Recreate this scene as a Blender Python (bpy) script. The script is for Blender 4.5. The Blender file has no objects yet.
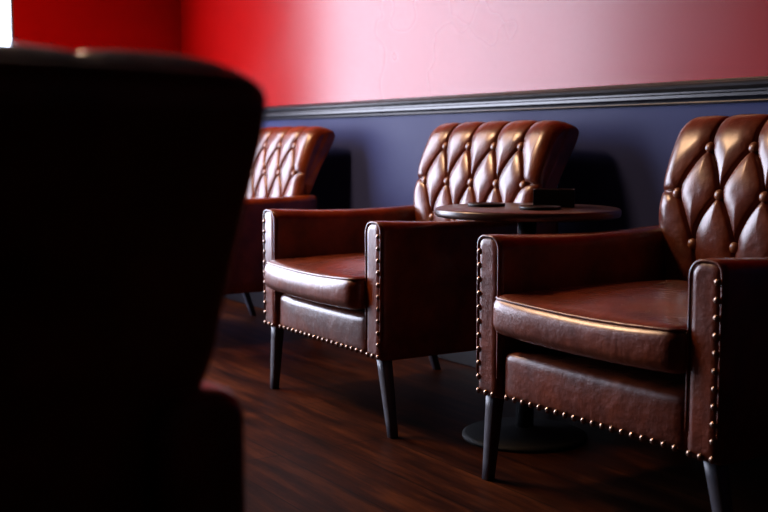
import bpy, bmesh, math, random
import numpy as np
from mathutils import Vector, Matrix
random.seed(7)
S = bpy.context.scene
COL = S.collection
PI = math.pi

# ------------------------------------------------------------------ helpers
def link_mesh(name, bm, mats, parent=None, smooth=True, recalc=True):
    if recalc:
        bmesh.ops.recalc_face_normals(bm, faces=bm.faces)
    me = bpy.data.meshes.new(name)
    bm.to_mesh(me); bm.free()
    for m in (mats if isinstance(mats, (list, tuple)) else [mats]):
        me.materials.append(m)
    if smooth:
        for p in me.polygons:
            p.use_smooth = len(p.vertices) <= 4
    o = bpy.data.objects.new(name, me)
    COL.objects.link(o)
    if parent:
        o.parent = parent
    return o

def tag(o, label=None, cat=None, group=None, kind=None):
    for k, v in (('label', label), ('category', cat), ('group', group), ('kind', kind)):
        if v:
            o[k] = v
    return o

def empty(name, loc, rz=0):
    o = bpy.data.objects.new(name, None)
    o.empty_display_size = .1
    COL.objects.link(o)
    o.location = loc; o.rotation_euler = (0, 0, rz)
    return o

def box(bm, lo, hi, mi=0, bevel=0, seg=2):
    r = bmesh.ops.create_cube(bm, size=1)
    vs = r['verts']
    for v in vs:
        v.co = Vector([(lo[i] + hi[i]) / 2 + v.co[i] * (hi[i] - lo[i]) for i in range(3)])
    fs = list({f for v in vs for f in v.link_faces})
    for f in fs:
        f.material_index = mi
    if bevel:
        es = list({e for v in vs for e in v.link_edges})
        bmesh.ops.bevel(bm, geom=es, offset=bevel, segments=seg, affect='EDGES', profile=.5)
    return bm

def loft(bm, rings, cap=True, closed=True):
    vr = [[bm.verts.new(p) for p in r] for r in rings]
    n = len(vr[0])
    for a, b in zip(vr, vr[1:]):
        for i in range(n if closed else n - 1):
            j = (i + 1) % n
            bm.faces.new((a[i], a[j], b[j], b[i]))
    if cap:
        bm.faces.new(vr[0][::-1]); bm.faces.new(vr[-1])
    return vr

def lathe(bm, prof, n=48, cx=0, cy=0):
    rings = [[(cx + r * math.cos(2 * PI * i / n), cy + r * math.sin(2 * PI * i / n), z) for i in range(n)] for r, z in prof]
    loft(bm, rings)
    return bm

def tube(bm, pts, r, n=8, closed=False):
    pts = [Vector(p) for p in pts]
    rings = []
    N = len(pts)
    for i, p in enumerate(pts):
        if closed:
            t = (pts[(i + 1) % N] - pts[i - 1]).normalized()
        else:
            t = (pts[min(i + 1, N - 1)] - pts[max(i - 1, 0)]).normalized()
        ref = Vector((0, 0, 1)) if abs(t.z) < .9 else Vector((0, 1, 0))
        # use a stable frame
        a = t.cross(ref).normalized(); b = t.cross(a)
        if rings:
            # align with the previous ring's first spoke
            pa = prev_a - t * prev_a.dot(t)
            if pa.length > 1e-6:
                a = pa.normalized(); b = t.cross(a)
        prev_a = a
        rings.append([p + a * r * math.cos(2 * PI * k / n) + b * r * math.sin(2 * PI * k / n) for k in range(n)])
    if closed:
        rings.append(rings[0])
        vr = [[bm.verts.new(q) for q in rr] for rr in rings[:-1]]
        for i in range(N):
            A, B = vr[i], vr[(i + 1) % N]
            for k in range(n):
                bm.faces.new((A[k], A[(k + 1) % n], B[(k + 1) % n], B[k]))
    else:
        loft(bm, rings)
    return bm

# ------------------------------------------------------------------ materials
def mat(name, color=(.5, .5, .5), rough=.5, spec=.5, metal=0):
    m = bpy.data.materials.new(name); m.use_nodes = True
    b = m.node_tree.nodes['Principled BSDF']
    b.inputs['Base Color'].default_value = (*color, 1)
    b.inputs['Roughness'].default_value = rough
    b.inputs['Specular IOR Level'].default_value = spec
    b.inputs['Metallic'].default_value = metal
    return m, m.node_tree, b

def noise(nt, scale, detail=3, rough=.5, coord='Object', vscale=None):
    tc = nt.nodes.new('ShaderNodeTexCoord')
    n = nt.nodes.new('ShaderNodeTexNoise')
    n.inputs['Scale'].default_value = scale
    n.inputs['Detail'].default_value = detail
    n.inputs['Roughness'].default_value = rough
    if vscale:
        mp = nt.nodes.new('ShaderNodeMapping'); mp.inputs['Scale'].default_value = vscale
        nt.links.new(tc.outputs[coord], mp.inputs['Vector']); nt.links.new(mp.outputs[0], n.inputs['Vector'])
    else:
        nt.links.new(tc.outputs[coord], n.inputs['Vector'])
    return n

def ramp(nt, src, stops):
    r = nt.nodes.new('ShaderNodeValToRGB')
    el = r.color_ramp.elements
    while len(el) < len(stops):
        el.new(.5)
    for e, (p, c) in zip(el, stops):
        e.position = p; e.color = (*c, 1) if len(c) == 3 else c
    nt.links.new(src, r.inputs[0])
    return r

def bump(nt, b, srcs):
    prev = None
    for s, strength, dist in srcs:
        bp = nt.nodes.new('ShaderNodeBump')
        bp.inputs['Strength'].default_value = strength
        bp.inputs['Distance'].default_value = dist
        nt.links.new(s, bp.inputs['Height'])
        if prev:
            nt.links.new(prev.outputs[0], bp.inputs['Normal'])
        prev = bp
    nt.links.new(prev.outputs[0], b.inputs['Normal'])

def leather(name, dark, mid, light, rough=(.36, .52)):
    m, nt, b = mat(name)
    n1 = noise(nt, 7, 5, .6)
    r = ramp(nt, n1.outputs[0], [(.28, dark), (.5, mid), (.75, light)])
    nt.links.new(r.outputs[0], b.inputs['Base Color'])
    n2 = noise(nt, 22, 4, .6)
    r2 = ramp(nt, n2.outputs[0], [(.3, (rough[0],) * 3), (.7, (rough[1],) * 3)])
    nt.links.new(r2.outputs[0], b.inputs['Roughness'])
    n3 = noise(nt, 260, 2, .5)
    n4 = noise(nt, 13, 4, .6); n5 = noise(nt, 42, 3, .6, vscale=(1, 1, .45))
    bump(nt, b, [(n4.outputs[0], .55, .014), (n5.outputs[0], .35, .004), (n3.outputs[0], .2, .0012)])
    b.inputs['Specular IOR Level'].default_value = .12
    b.inputs['Coat Weight'].default_value = 1.0; b.inputs['Coat Roughness'].default_value = .26; b.inputs['Coat IOR'].default_value = 1.5
    return m

M = {}
M['leather'] = leather('brown_leather', (.048, .007, .0015), (.125, .021, .004), (.23, .044, .009))
M['button'] = leather('button_leather', (.16, .05, .02), (.22, .075, .03), (.28, .10, .04), (.4, .5))
M['nail'], _, _ = mat('antique_brass', (.26, .165, .115), .24, .5, 1)
M['leg'], _, _ = mat('black_lacquered_wood', (.040, .043, .062), .42, .5)
M['black'], _, _ = mat('black_plastic', (.006, .006, .007), .45, .35)
M['matte_black'], _, _ = mat('matte_black_iron', (.005, .005, .005), .7, .2)
M['steel'], _, _ = mat('dark_steel', (.35, .36, .40), .25, .5, 1)

m, nt, b = mat('table_veneer', rough=.33, spec=.6)
n = noise(nt, 9, 5, .6, vscale=(1, 9, 9))
r = ramp(nt, n.outputs[0], [(.3, (.022, .008, .006)), (.7, (.060, .020, .013))])
nt.links.new(r.outputs[0], b.inputs['Base Color']); M['table'] = m

m, nt, b = mat('red_paint', rough=.30, spec=.34)
n = noise(nt, 2.2, 4, .6)
r = ramp(nt, n.outputs[0], [(.3, (.275, .001, .001)), (.7, (.315, .0014, .0014))])
nt.links.new(r.outputs[0], b.inputs['Base Color'])
n = noise(nt, 1.4, 3, .5); n2 = noise(nt, 90, 2, .5)
r = ramp(nt, n.outputs[0], [(.3, (.22,) * 3), (.7, (.28,) * 3)])
nt.links.new(r.outputs[0], b.inputs['Roughness'])
bump(nt, b, [(n2.outputs[0], .05, .001)])
M['red'] = m

m, nt, b = mat('navy_black_paint', (.036, .046, .135), .40, .06)
n = noise(nt, 3, 4, .6)
r = ramp(nt, n.outputs[0], [(.3, (.36,) * 3), (.7, (.46,) * 3)])
nt.links.new(r.outputs[0], b.inputs['Roughness'])
n2 = noise(nt, 70, 2, .5)
bump(nt, b, [(n2.outputs[0], .10, .002)])
M['navy'] = m
M['rail'], _, _ = mat('black_gloss_trim', (.007, .008, .013), .30, .6)
M['ceil'], _, _ = mat('dark_ceiling', (.012, .011, .011), .8, .2)
M['dark_wall'], _, _ = mat('dark_plaster', (.012, .006, .006), .8, .2)
M['frame'], _, _ = mat('window_frame_paint', (.03, .03, .034), .4, .5)

m = bpy.data.materials.new('daylit_pane'); m.use_nodes = True
nt = m.node_tree; nt.nodes.clear()
out = nt.nodes.new('ShaderNodeOutputMaterial'); em = nt.nodes.new('ShaderNodeEmission')
em.inputs[0].default_value = (.76, .80, 1.0, 1); em.inputs[1].default_value = 17.0
nt.links.new(em.outputs[0], out.inputs[0]); M['pane'] = m

# plank floor, boards along the wall
m, nt, b = mat('plank_floor', rough=.5, spec=.03)
tc = nt.nodes.new('ShaderNodeTexCoord')
br = nt.nodes.new('ShaderNodeTexBrick')
br.inputs['Scale'].default_value = 1
br.inputs['Brick Width'].default_value = 1.25
br.inputs['Row Height'].default_value = .16
br.inputs['Mortar Size'].default_value = .0022
br.inputs['Mortar Smooth'].default_value = .3
br.offset = .37
br.inputs['Color1'].default_value = (.55, .55, .55, 1); br.inputs['Color2'].default_value = (1.5, 1.45, 1.4, 1)
br.inputs['Mortar'].default_value = (.25, .25, .25, 1)
nt.links.new(tc.outputs['Object'], br.inputs['Vector'])
n = noise(nt, 5, 6, .68, vscale=(.45, 3.6, 1))
r = ramp(nt, n.outputs[0], [(.32, (.004, .0010, .0004)), (.50, (.019, .0045, .0013)), (.68, (.052, .0145, .004))])
n2 = noise(nt, 3.2, 3, .5, vscale=(1, 2.2, 1))
r2 = ramp(nt, n2.outputs[0], [(.30, (.45,) * 3), (.42, (1,) * 3)])
mx = nt.nodes.new('ShaderNodeMix'); mx.data_type = 'RGBA'; mx.blend_type = 'MULTIPLY'; mx.inputs[0].default_value = 1
nt.links.new(r.outputs[0], mx.inputs[6]); nt.links.new(br.outputs['Color'], mx.inputs[7])
mx2 = nt.nodes.new('ShaderNodeMix'); mx2.data_type = 'RGBA'; mx2.blend_type = 'MULTIPLY'; mx2.inputs[0].default_value = 1
nt.links.new(mx.outputs[2], mx2.inputs[6]); nt.links.new(r2.outputs[0], mx2.inputs[7])
nt.links.new(mx2.outputs[2], b.inputs['Base Color'])
bump(nt, b, [(n.outputs[0], .2, .003), (br.outputs['Fac'], -.4, .002)])
M['floor'] = m

# ------------------------------------------------------------------ room (x along the back wall, y towards it)
YB = 2.394; XL = -5.80; XR = 1.6; YF = -3.0; ZC = 2.9; T = .12
ZR = .915

def structure(name, bm, mats, parent=None, smooth=False):
    o = link_mesh(name, bm, mats, parent, smooth)
    if not parent:
        o['kind'] = 'structure'
    return o

bm = bmesh.new(); box(bm, (XL - T, YF - T, -.1), (XR + T, YB + T, 0)); structure('floor', bm, M['floor'])
bm = bmesh.new(); box(bm, (XL - T, YF - T, ZC), (XR + T, YB + T, ZC + .1)); structure('ceiling', bm, M['ceil'])
bm = bmesh.new()
box(bm, (XL - T, YB, 0), (XR + T, YB + T, ZR), 0); box(bm, (XL - T, YB, ZR), (XR + T, YB + T, ZC), 1)
structure('wall_back', bm, [M['navy'], M['red']])
# left wall with its window opening
WY0, WY1, WZ0, WZ1 = -.85, 1.495, .25, 2.55
bm = bmesh.new()
box(bm, (XL - T, WY1, 0), (XL, YB, ZR), 0); box(bm, (XL - T, WY1, ZR), (XL, YB, ZC), 1)
box(bm, (XL - T, YF, 0), (XL, WY0, ZR), 0); box(bm, (XL - T, YF, ZR), (XL, WY0, ZC), 1)
box(bm, (XL - T, WY0, 0), (XL, WY1, WZ0), 0); box(bm, (XL - T, WY0, WZ1), (XL, WY1, ZC), 1)
structure('wall_left', bm, [M['navy'], M['red']])
bm = bmesh.new(); box(bm, (XL - T, YF - T, 0), (XR + T, YF, ZC)); structure('wall_front', bm, M['dark_wall'])
bm = bmesh.new(); box(bm, (XR, YF, 0), (XR + T, YB, ZC)); structure('wall_right', bm, M['dark_wall'])

# window: frame, mullions, panes
bm = bmesh.new(); fw = .012
for lo, hi in (((XL - .09, WY0, WZ0), (XL - .005, WY0 + fw, WZ1)), ((XL - .09, WY1 - fw, WZ0), (XL - .005, WY1, WZ1)),
               ((XL - .09, WY0, WZ0), (XL - .005, WY1, WZ0 + fw)), ((XL - .09, WY0, WZ1 - fw), (XL - .005, WY1, WZ1))):
    box(bm, lo, hi)
win = structure('window_1', bm, M['frame'])
nW = 3
pw = (WY1 - WY0 - 2 * fw) / nW
for i in range(nW):
    y0 = WY0 + fw + pw * i
    if i:
        bm = bmesh.new(); box(bm, (XL - .085, y0 - .02, WZ0 + fw), (XL - .01, y0 + .02, WZ1 - fw)); link_mesh('mullion', bm, M['frame'], win, False)
    bm = bmesh.new(); box(bm, (XL - .055, y0 + (.02 if i else 0), WZ0 + fw), (XL - .047, y0 + pw - (.02 if i < nW - 1 else 0), WZ1 - fw))
    link_mesh('pane', bm, M['pane'], win, False)

# chair rail: a moulded profile run along the wall in lengths
RAILP = [(0, .906), (.010, .906), (.012, .910), (.010, .914), (.016, .918), (.021, .924), (.021, .932), (.013, .936), (.012, .941),
         (.020, .945), (.029, .950), (.031, .956), (.027, .962), (.020, .9645), (.018, .968), (.010, .971), (0, .971)]
def rail_run(name, p0, p1, nrm, joint=0):
    bm = bmesh.new(); p0 = Vector(p0); p1 = Vector(p1); nrm = Vector(nrm)
    d = (p1 - p0).normalized()
    p0 = p0 + d * joint
    loft(bm, [[tuple(p + nrm * q + Vector((0, 0, z))) for q, z in RAILP] for p in (p0, p1)])
    return structure(name, bm, M['rail'])
JX = -3.737
rail_run('trim_1', (XL, YB, 0), (JX, YB, 0), (0, -1, 0))
rail_run('trim_2', (JX, YB, 0), (XR, YB, 0), (0, -1, 0), .003)
rail_run('trim_3', (XL, YB - .032, 0), (XL, WY1 + .0, 0), (1, 0, 0))
bm = bmesh.new(); box(bm, (XL, YB - .016, 0), (XR, YB, .12), 0, .004, 2); structure('baseboard_back', bm, M['rail'])
bm = bmesh.new(); box(bm, (XL, YF, 0), (XL + .016, YB - .017, .12), 0, .004, 2); structure('baseboard_left', bm, M['rail'])

# ------------------------------------------------------------------ armchair (front edge at y = 0, back towards +y)
W2 = .36; AW = .082; HB = .208; HA = .589

def arm_outline(inset=0, bul=0):
    """inverted U in x,z for an arm whose outer side is at x = W2"""
    x0, x1, z0, z1 = W2 - AW - bul + inset, W2 + bul * .5 - inset, HB + inset, HA - inset
    ri, ro, rb = max(.006, .034 - inset), max(.006, .026 - inset), .006
    pts = []
    def arc(cx, cz, r, a0, a1, n):
        for i in range(n + 1):
            a = math.radians(a0 + (a1 - a0) * i / n)
            pts.append((cx + r * math.cos(a), cz + r * math.sin(a)))
    arc(x1 - rb, z0 + rb, rb, -90, 0, 3)
    for k in range(1, 8): pts.append((x1, z0 + rb + (z1 - ro - z0 - rb) * k / 8))
    arc(x1 - ro, z1 - ro, ro, 0, 90, 7)
    arc(x0 + ri, z1 - ri, ri, 90, 180, 8)
    for k in range(1, 8): pts.append((x0, z1 - ri - (z1 - ri - z0 - rb) * k / 8))
    arc(x0 + rb, z0 + rb, rb, 180, 270, 3)
    return pts

def arm_bm(side):
    bm = bmesh.new(); rings = []
    secs = [(0.0, .022), (.0012, .014), (.005, .007), (.011, .002), (.020, 0)] + [(y, 0) for y in (.05, .10, .16, .23, .30, .37, .44, .50, .56, .61)] + [(.624, .003), (.630, .012)]
    for y, ins in secs:
        dip = -.010 * math.sin(min(1, max(0, (y - .02) / .58)) * PI)
        ring = []
        for x, z in arm_outline(ins):
            f = max(0, (z - .45) / .15)
            ring.append((side * x, y, z + dip * f))
        rings.append(ring if side > 0 else ring[::-1])
    loft(bm, rings)
    return bm

def arm_piping_bm(side):
    pts = [p for p in arm_outline(.0035) if p[1] > HB + .02]
    bm = bmesh.new()
    return tube(bm, [(side * x, .0035, z) for x, z in pts], .0032, 6)

def nail_bm(r=.0073):
    bm = bmesh.new()
    prof = [(r, 0), (r * .98, r * .18), (r * .82, r * .42), (r * .5, r * .60), (r * .15, r * .66)]
    n = 12
    rings = [[(q * math.cos(2 * PI * i / n), -h, q * math.sin(2 * PI * i / n)) for i in range(n)] for q, h in prof]
    loft(bm, rings)
    return bm

def rounded_block(bm, h, r, c=(0, 0, 0), cuts=26):
    """solid rounded box, dense enough to be shaped; h = half sizes"""
    res = bmesh.ops.create_cube(bm, size=2)
    bmesh.ops.subdivide_edges(bm, edges=list(bm.edges), cuts=cuts, use_grid_fill=True)
    for v in bm.verts:
        p = Vector([h[i] * math.sin(v.co[i] * PI / 2) * .55 + h[i] * v.co[i] * .45 for i in range(3)])
        q = Vector([max(-(h[i] - r), min(h[i] - r, p[i])) for i in range(3)])
        d = p - q
        if d.length > 1e-7:
            # push out to the rounded surface
            d = d.normalized() * r
        v.co = q + d + Vector(c)
    return bm

# --- tufted backrest ---------------------------------------------------
FRONT = [(.520, .36), (.523, .44), (.530, .52), (.540, .60), (.552, .68), (.570, .74), (.592, .795), (.615, .838), (.640, .862), (.668, .873)]
BACK = [(.696, .868), (.720, .851), (.727, .832), (.716, .80), (.692, .755), (.655, .69), (.618, .61), (.604, .56), (.600, .48), (.600, .36), (.600, .23)]

def catmull(P, step):
    out = []
    P = [Vector(p) for p in P]
    for i in range(len(P) - 1):
        p0 = P[i - 1] if i else P[0] * 2 - P[1]
        p1, p2 = P[i], P[i + 1]
        p3 = P[i + 2] if i + 2 < len(P) else P[-1] * 2 - P[-2]
        n = max(1, int(round((p2 - p1).length / step)))
        for k in range(n):
            t = k / n
            out.append(.5 * ((2 * p1) + (p2 - p0) * t + (2 * p0 - 5 * p1 + 4 * p2 - p3) * t * t + (3 * p1 - p0 - 3 * p2 + p3) * t ** 3))
    out.append(P[-1])
    return out

def half_width(z):
    t = max(0, min(1, (z - .46) / .17)); t = t * t * (3 - 2 * t)
    return .282 + (.327 - .282) * t

full = catmull(FRONT + BACK, .0036)
nf = min(range(len(full)), key=lambda i: (full[i] - Vector(BACK[1])).length)   # front + roll up to the rim
arcs = [0]
for a, c in zip(full, full[1:]):
    arcs.append(arcs[-1] + (c - a).length)
def arc_at_z(z):
    for i in range(nf):
        if full[i].y <= z <= full[i + 1].y and full[i].x < .66:
            return arcs[i] + (arcs[i + 1] - arcs[i]) * (z - full[i].y) / (full[i + 1].y - full[i].y)
ROWZ = [.797, .680, .556]
ROWT = [arc_at_z(z) for z in ROWZ]
ROWX = [[-.196, -.064, .070, .203], [-.262, -.130, .002, .134, .266], [-.206, -.070, .066, .202]]
TEND = arcs[nf]
segs = []
def seg(a, b, bow=0):
    """fold from a to b, drawn as a slightly bowed polyline"""
    a = Vector(a); b = Vector(b); d = b - a; nrm = Vector((-d.y, d.x))
    pts = [a + d * k / 6 + nrm * bow * math.sin(PI * k / 6) for k in range(7)]
    for p, q in zip(pts, pts[1:]):
        segs.append((p, q))
for x in ROWX[0]:
    seg((x, ROWT[0]), (x, TEND))
    for x2 in ROWX[1]:
        if abs(abs(x2 - x) - .066) < .03: seg((x, ROWT[0]), (x2, ROWT[1]), .05 * (1 if x2 > x else -1))
for x in ROWX[2]:
    seg((x, ROWT[2]), (x * .97, 0))
    for x2 in ROWX[1]:
        if abs(abs(x2 - x) - .066) < .03: seg((x, ROWT[2]), (x2, ROWT[1]), .05 * (1 if x2 > x else -1))
seg((ROWX[1][0], ROWT[1]), (-.36, ROWT[1] + .004)); seg((ROWX[1][-1], ROWT[1]), (.36, ROWT[1] + .004))
BUT = [(x, t) for xs, t in zip(ROWX, ROWT) for x in xs]

SEG = np.array([(p.x, p.y, q.x, q.y) for p, q in segs])

def tuft(x, t):
    """pillow height for arrays of surface coordinates"""
    x = np.asarray(x, float); t = np.asarray(t, float)
    best = np.full(x.shape, 9.0)
    for px, py, qx, qy in SEG:
        dx, dy = qx - px, qy - py
        k = np.clip(((x - px) * dx + (t - py) * dy) / (dx * dx + dy * dy), 0, 1)
        best = np.minimum(best, (x - px - k * dx) ** 2 + (t - py - k * dy) ** 2)
    d = np.sqrt(best)
    h = .004 * (1 - np.exp(-d / .006)) + .009 * np.sin(np.minimum(1, d / .05) * PI / 2) - .009 * np.exp(-(d / .0036) ** 2)
    fade = np.clip(1 - (t - ROWT[0] - .05) / .12, .22, 1)
    dim = np.zeros(x.shape)
    for bx, bt in BUT:
        dim += .007 * np.exp(-((x - bx) ** 2 + (t - bt) ** 2) / .00032)
    return h * fade - dim - .013 * fade - .004 * (1 - fade)

def backrest_bm():
    bm = bmesh.new()
    R = .044
    us = []
    n = 200
    inner = [-1 + 2 * k / n for k in range(n + 1)]
    rings = []
    tang = []
    N = len(full)
    for i in range(N):
        a = full[max(0, i - 1)]; c = full[min(N - 1, i + 1)]
        d = (c - a).normalized()
        tang.append(Vector((-d.y, d.x)))          # outward: towards -y on the front face
    edge_angles = [math.radians(a) for a in (90, 74, 58, 44, 30, 16)]
    ta = np.array(arcs[:nf + 1]); taper = np.minimum(1, (nf - np.arange(nf + 1)) / 14)
    # the rear panel stands a little wider than the front padding
    def rear(i):
        k = max(0, min(1, (i - nf + 14) / 16)); return k * k * (3 - 2 * k)
    RE = [rear(i) for i in range(N)]
    HW = [half_width(p.y) + .007 * RE[i] for i, p in enumerate(full)]
    RR = [R * (1 - .62 * RE[i]) for i in range(N)]
    def section(side, ang, fx=None):
        xr = fx * (.327 - R) if fx is not None else side * (.327 - R + R * math.sin(ang))
        off = tuft(np.full(nf + 1, xr), ta) * taper
        pts = []
        for i, p in enumerate(full):
            x = fx * (HW[i] - RR[i]) if fx is not None else side * (HW[i] - RR[i] + RR[i] * math.sin(ang))
            o_ = off[i] if i <= nf else 0
            if fx is None:
                o_ = o_ * math.cos(ang) - RR[i] * (.85 - .35 * RE[i]) * (1 - math.cos(ang))
            q = p + tang[i] * o_
            crown = .006 * max(0, (abs(x) - .12) / .22) ** 2 * min(1, max(0, (q.y - .74) / .12))
            pts.append((x, q.x, q.y - crown))
        return pts
    def ering(side, ang): return section(side, ang)
    def ring(f, ins): return section(0, 0, f)
    for a in edge_angles: rings.append(ering(-1, a))
    for f in inner: rings.append(ring(f, 0))
    for a in edge_angles[::-1]: rings.append(ering(1, a))
    loft(bm, rings)
    return bm

def button_bm(r=.0138):
    bm = bmesh.new()
    bmesh.ops.create_uvsphere(bm, u_segments=14, v_segments=8, radius=r)
    for v in bm.verts: v.co.y *= .62
    return bm

def surf(x, t):
    for i in range(nf):
        if arcs[i] <= t <= arcs[i + 1]:
            p = full[i]; d = (full[i + 1] - full[i]).normalized(); nrm = Vector((-d.y, d.x))
            return p, nrm
    return full[nf], Vector((-1, 0))

def leg_bm(tx, ty, fx, fy, a=.017, c=.0115):
    bm = bmesh.new(); rings = []
    for k in range(6):
        s = k / 5; h = a + (c - a) * s; x = tx + (fx - tx) * s; y = ty + (fy - ty) * s; z = HB + .012 - (HB + .012) * s
        e = .15 * h
        rings.append([(x - h + e, y - h, z), (x + h - e, y - h, z), (x + h, y - h + e, z), (x + h, y + h - e, z),
                      (x + h - e, y + h, z), (x - h + e, y + h, z), (x - h, y + h - e, z), (x - h, y - h + e, z)])
    loft(bm, rings)
    return bm

NAIL = None
def nails(parent, spots):
    global NAIL
    for x, z in spots:
        if NAIL is None:
            o = link_mesh('nailhead', nail_bm(), M['nail'], parent); NAIL = o
        else:
            o = NAIL.copy(); COL.objects.link(o); o.parent = parent
        o.location = (x, 0.0005, z)

def make_armchair():
    root = empty('tufted_armchair', (0, 0, 0))
    # seat base with its padded front panel
    bm = bmesh.new()
    rounded_block(bm, (W2 - AW - .003, .29, .058), .021, (0, .300, HB + .060), 20)
    for v in bm.verts:
        if v.co.y < .03: v.co.y -= .006 * max(0, 1 - (v.co.x / .27) ** 4) * max(0, 1 - ((v.co.z - HB - .06) / .06) ** 2)
    base = link_mesh('seat_base', bm, M['leather'], root)
    base['label'] = 'padded front panel below the seat cushion'
    n = 19
    nails(base, [(-(W2 - AW - .012) + 2 * (W2 - AW - .012) * (k + .5) / n, HB + .011) for k in range(n)])
    for o in list(base.children): o.location.y = .0075
    for side in (-1, 1):
        a = link_mesh('arm', arm_bm(side), M['leather'], root)
        link_mesh('piping', arm_piping_bm(side), M['leather'], a)
        zs = [HB + .012 + (HA - .04 - HB - .012) * k / 10 for k in range(11)]
        nails(a, [(side * (W2 - .012), z) for z in zs] + [(side * (W2 - .040), HB + .011), (side * (W2 - .066), HB + .011)])
    # loose seat cushion
    bm = bmesh.new()
    hx, hy, hz = W2 - AW + .004, .264, .047
    rounded_block(bm, (hx, hy, hz), .030, (0, .240, .402), 30)
    def shape(co):
        fx = 1 - (co.x / hx) ** 2; fy = 1 - ((co.y - .27) / .27) ** 2
        top = max(0, (co.z - .402) / hz)
        co = co.copy()
        co.z += .020 * max(0, fx) * max(0, fy) * top
        co.z += .004 * math.sin(co.x * 17 + 1) * math.sin(co.y * 9) * top
        if co.y < .1:
            co.y -= (.012 * max(0, 1 - (co.x / hx) ** 4)) * max(0, 1 - ((co.z - .400) / .06) ** 2) * (1 - co.y / .1)
            co.z -= .006 * max(0, fx) * (1 - co.y / .1)
        return co
    for v in bm.verts: v.co = shape(v.co)
    cush = link_mesh('seat_cushion', bm, M['leather'], root)
    pts = []
    rr = .030
    for (cx, cy, a0) in ((hx - rr, rr - .024, -90), (hx - rr, .504 - rr, 0), (-hx + rr, .504 - rr, 90), (-hx + rr, rr - .024, 180)):
        for k in range(7):
            a = math.radians(a0 + 15 * k)
            pts.append(Vector((cx + (rr - .008) * math.cos(a), cy + (rr - .008) * math.sin(a), .402 + hz - .0085)))
    dense = []
    for i, p in enumerate(pts):
        q = pts[(i + 1) % len(pts)]
        m_ = max(1, int((q - p).length / .03))
        for k in range(m_): dense.append(p.lerp(q, k / m_))
    bm = bmesh.new(); tube(bm, [shape(p) + Vector((0, 0, .001)) for p in dense], .0038, 6, True)
    link_mesh('piping', bm, M['leather'], cush)
    # backrest and its buttons
    back = link_mesh('backrest', backrest_bm(), M['leather'], root)
    pts = []
    for k in range(41):
        x = -.308 + .616 * k / 40
        pts.append((x, full[nf].x + .001, full[nf].y + .001 - .006 * max(0, (abs(x) - .12) / .22) ** 2))
    bm = bmesh.new(); tube(bm, pts, .0045, 8); link_mesh('piping', bm, M['leather'], back)
    but = None
    for bx, bt in BUT:
        p, nrm = surf(bx, bt)
        if but is None:
            o = but = link_mesh('tufting_button', button_bm(), M['button'], back)
        else:
            o = but.copy(); COL.objects.link(o); o.parent = back
        q = p + nrm * (-.0125)
        o.location = (bx * (half_width(p.y) / .327 if p.y < .6 else 1), q.x, q.y)
        o.rotation_euler = (-math.atan2(nrm.y, -nrm.x) , 0, 0)
    for tx, ty, fx, fy in ((-.328, .036, -.345, .030), (.324, .034, .378, .030), (-.31, .575, -.315, .655), (.31, .575, .315, .655)):
        link_mesh('leg', leg_bm(tx, ty, fx, fy), M['leg'], root)
    return root

def copy_tree(o, parent=None):
    c = o.copy(); COL.objects.link(c)
    if parent: c.parent = parent
    for ch in list(o.children):
        copy_tree(ch, c)
    return c

CH = [(-2.866, 1.594, -.0112, 'brown tufted leather armchair in the middle of the row, round table at its right arm'),
      (-1.703, 1.5785, .0089, 'large brown tufted leather armchair nearest the right edge, studded front fully seen'),
      (-4.33, 1.594, 0, 'farthest tufted leather armchair, half hidden behind the dark chair back'),
      (-1.492, .053, -PI / 2, 'dark blurred armchair seen from behind in the left foreground')]
first = make_armchair()
roots = [first] + [copy_tree(first) for _ in CH[1:]]
for r_, (x, y, a, lab) in zip(roots, CH):
    r_.location = (x, y, 0); r_.rotation_euler = (0, 0, a)
    tag(r_, lab, 'armchair', 'tufted leather armchairs')
# the loose cushions have been pushed about by sitters
for r_, (dy, dz) in zip(roots, ((-.016, -.014), (0, .010), (0, 0), (0, 0))):
    for c in r_.children:
        if c.name.startswith('seat_cushion'): c.location = (0, dy, dz)

# ------------------------------------------------------------------ round side table and what stands on it
TX, TY, TZ, TR = -2.305, 1.93, .627, .248
t = empty('side_table', (TX, TY, 0))
tag(t, 'small round dark wood pedestal table between two leather armchairs', 'table')
bm = bmesh.new()
lathe(bm, [(.02, TZ - .022), (TR - .004, TZ - .022), (TR - .001, TZ - .019), (TR, TZ - .014), (TR, TZ - .006), (TR - .002, TZ - .002), (TR - .006, TZ), (.02, TZ)], 72)
link_mesh('tabletop', bm, M['table'], t)
bm = bmesh.new(); box(bm, (-.10, -.035, TZ - .034), (.10, .035, TZ - .0215), 0, .003); box(bm, (-.035, -.10, TZ - .034), (.035, .10, TZ - .0215), 0, .003)
link_mesh('mounting_plate', bm, M['steel'], t, False)
bm = bmesh.new(); lathe(bm, [(.025, .02), (.025, TZ - .034)], 28); link_mesh('post', bm, M['steel'], t)
bm = bmesh.new(); lathe(bm, [(.17, 0), (.17, .008), (.16, .014), (.05, .022), (.028, .03)], 48); link_mesh('base', bm, M['matte_black'], t)

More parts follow.
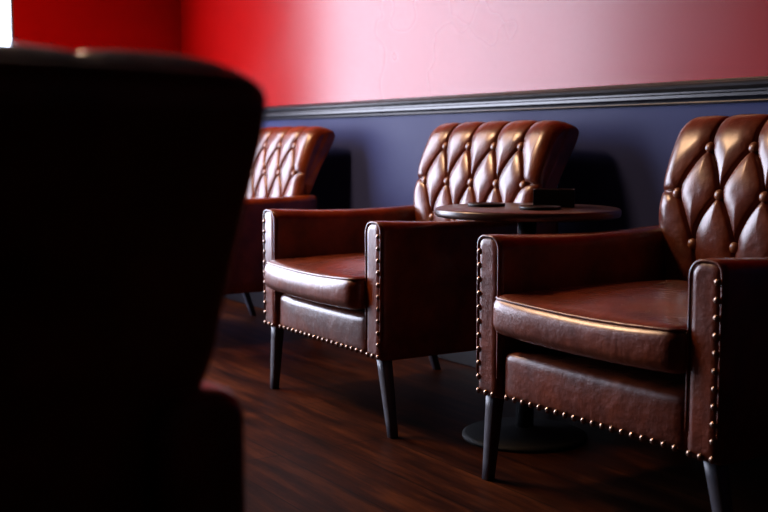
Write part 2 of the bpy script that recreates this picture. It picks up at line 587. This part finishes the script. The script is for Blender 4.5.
def disc(name, x, y, r, label, h=.008):
    bm = bmesh.new()
    lathe(bm, [(r * .3, 0), (r - .002, 0), (r, .002), (r, h - .001), (r - .001, h), (r - .006, h), (r - .009, h - .003), (r * .3, h - .003)], 40)
    o = link_mesh(name, bm, M['black'], None)
    o.location = (x, y, TZ)
    return tag(o, label, 'coaster', 'coasters on the side table')
disc('drink_coaster', -2.425, 1.885, .052, 'round dark coaster on the left side of the small table')
disc('drink_coaster', -2.235, 1.915, .055, 'round dark coaster nearer the middle of the small table, before the black box')
bm = bmesh.new()
box(bm, (-.055, -.038, 0), (.055, .038, .006), 0, .0015)
for lo, hi in (((-.055, -.038, 0), (.055, -.033, .048)), ((-.055, .033, 0), (.055, .038, .048)), ((-.055, -.038, 0), (-.050, .038, .048)), ((.050, -.038, 0), (.055, .038, .048))):
    box(bm, lo, hi, 0, .001)
o = link_mesh('napkin_box', bm, M['black'], None, False); o.location = (-2.30, 2.02, TZ); o.rotation_euler = (0, 0, .82)
tag(o, 'small black open box standing on the round side table', 'box')

# ------------------------------------------------------------------ warm flush ceiling lamps
M['lamp_trim'], _, _ = mat('downlight_trim', (.3, .3, .3), .4, .5, 1)
m = bpy.data.materials.new('ceiling_lamp_diffuser'); m.use_nodes = True
nt = m.node_tree; nt.nodes.clear()
out = nt.nodes.new('ShaderNodeOutputMaterial'); em = nt.nodes.new('ShaderNodeEmission')
em.inputs[0].default_value = (1, .62, .34, 1); em.inputs[1].default_value = 12
nt.links.new(em.outputs[0], out.inputs[0]); M['lens'] = m
for x, y, pw_, lab in ((-4.05, .42, 540, 'round flush ceiling lamp over the middle of the room'),
                       (-5.45, .8, 160, 'round flush ceiling lamp towards the window wall')):
    t = empty('ceiling_lamp', (x, y, ZC)); tag(t, lab, 'ceiling light', 'flush ceiling lamps')
    bm = bmesh.new(); lathe(bm, [(.340, 0), (.375, 0), (.380, -.006), (.376, -.026), (.352, -.030), (.340, -.020)], 48)
    link_mesh('trim_ring', bm, M['lamp_trim'], t)
    bm = bmesh.new(); lathe(bm, [(.01, -.004), (.338, -.004), (.339, -.016), (.22, -.024), (.01, -.026)], 48); link_mesh('lens', bm, M['lens'], t, False)
    ld = bpy.data.lights.new('downlight_beam', 'SPOT'); lo = bpy.data.objects.new('downlight_beam', ld); COL.objects.link(lo)
    ld.energy = pw_; ld.color = (1, .60, .33); ld.spot_size = math.radians(142); ld.spot_blend = .7; ld.shadow_soft_size = .32
    lo.parent = t; lo.location = (0, 0, -.05)

# ------------------------------------------------------------------ world, camera
w = bpy.data.worlds.new('world'); S.world = w; w.use_nodes = True
w.node_tree.nodes['Background'].inputs[0].default_value = (0, 0, 0, 1)
w.node_tree.nodes['Background'].inputs[1].default_value = 0

cam = bpy.data.cameras.new('camera'); co = bpy.data.objects.new('camera', cam); COL.objects.link(co)
cam.sensor_width = 36; cam.lens = 36 * 1112.2 / 768; cam.clip_start = .05
th, pi_ = .5689, .1014
fwd = Vector((-math.cos(th) * math.cos(pi_), math.sin(th) * math.cos(pi_), -math.sin(pi_)))
co.location = (0, 0, .8)
co.rotation_euler = fwd.to_track_quat('-Z', 'Y').to_euler()
cam.dof.use_dof = True; cam.dof.focus_distance = 2.6; cam.dof.aperture_fstop = 4.2
S.camera = co
S.view_settings.view_transform = 'Standard'
S.view_settings.look = 'None'
S.view_settings.exposure = 0
S.view_settings.gamma = 1
S.view_settings.use_curve_mapping = False
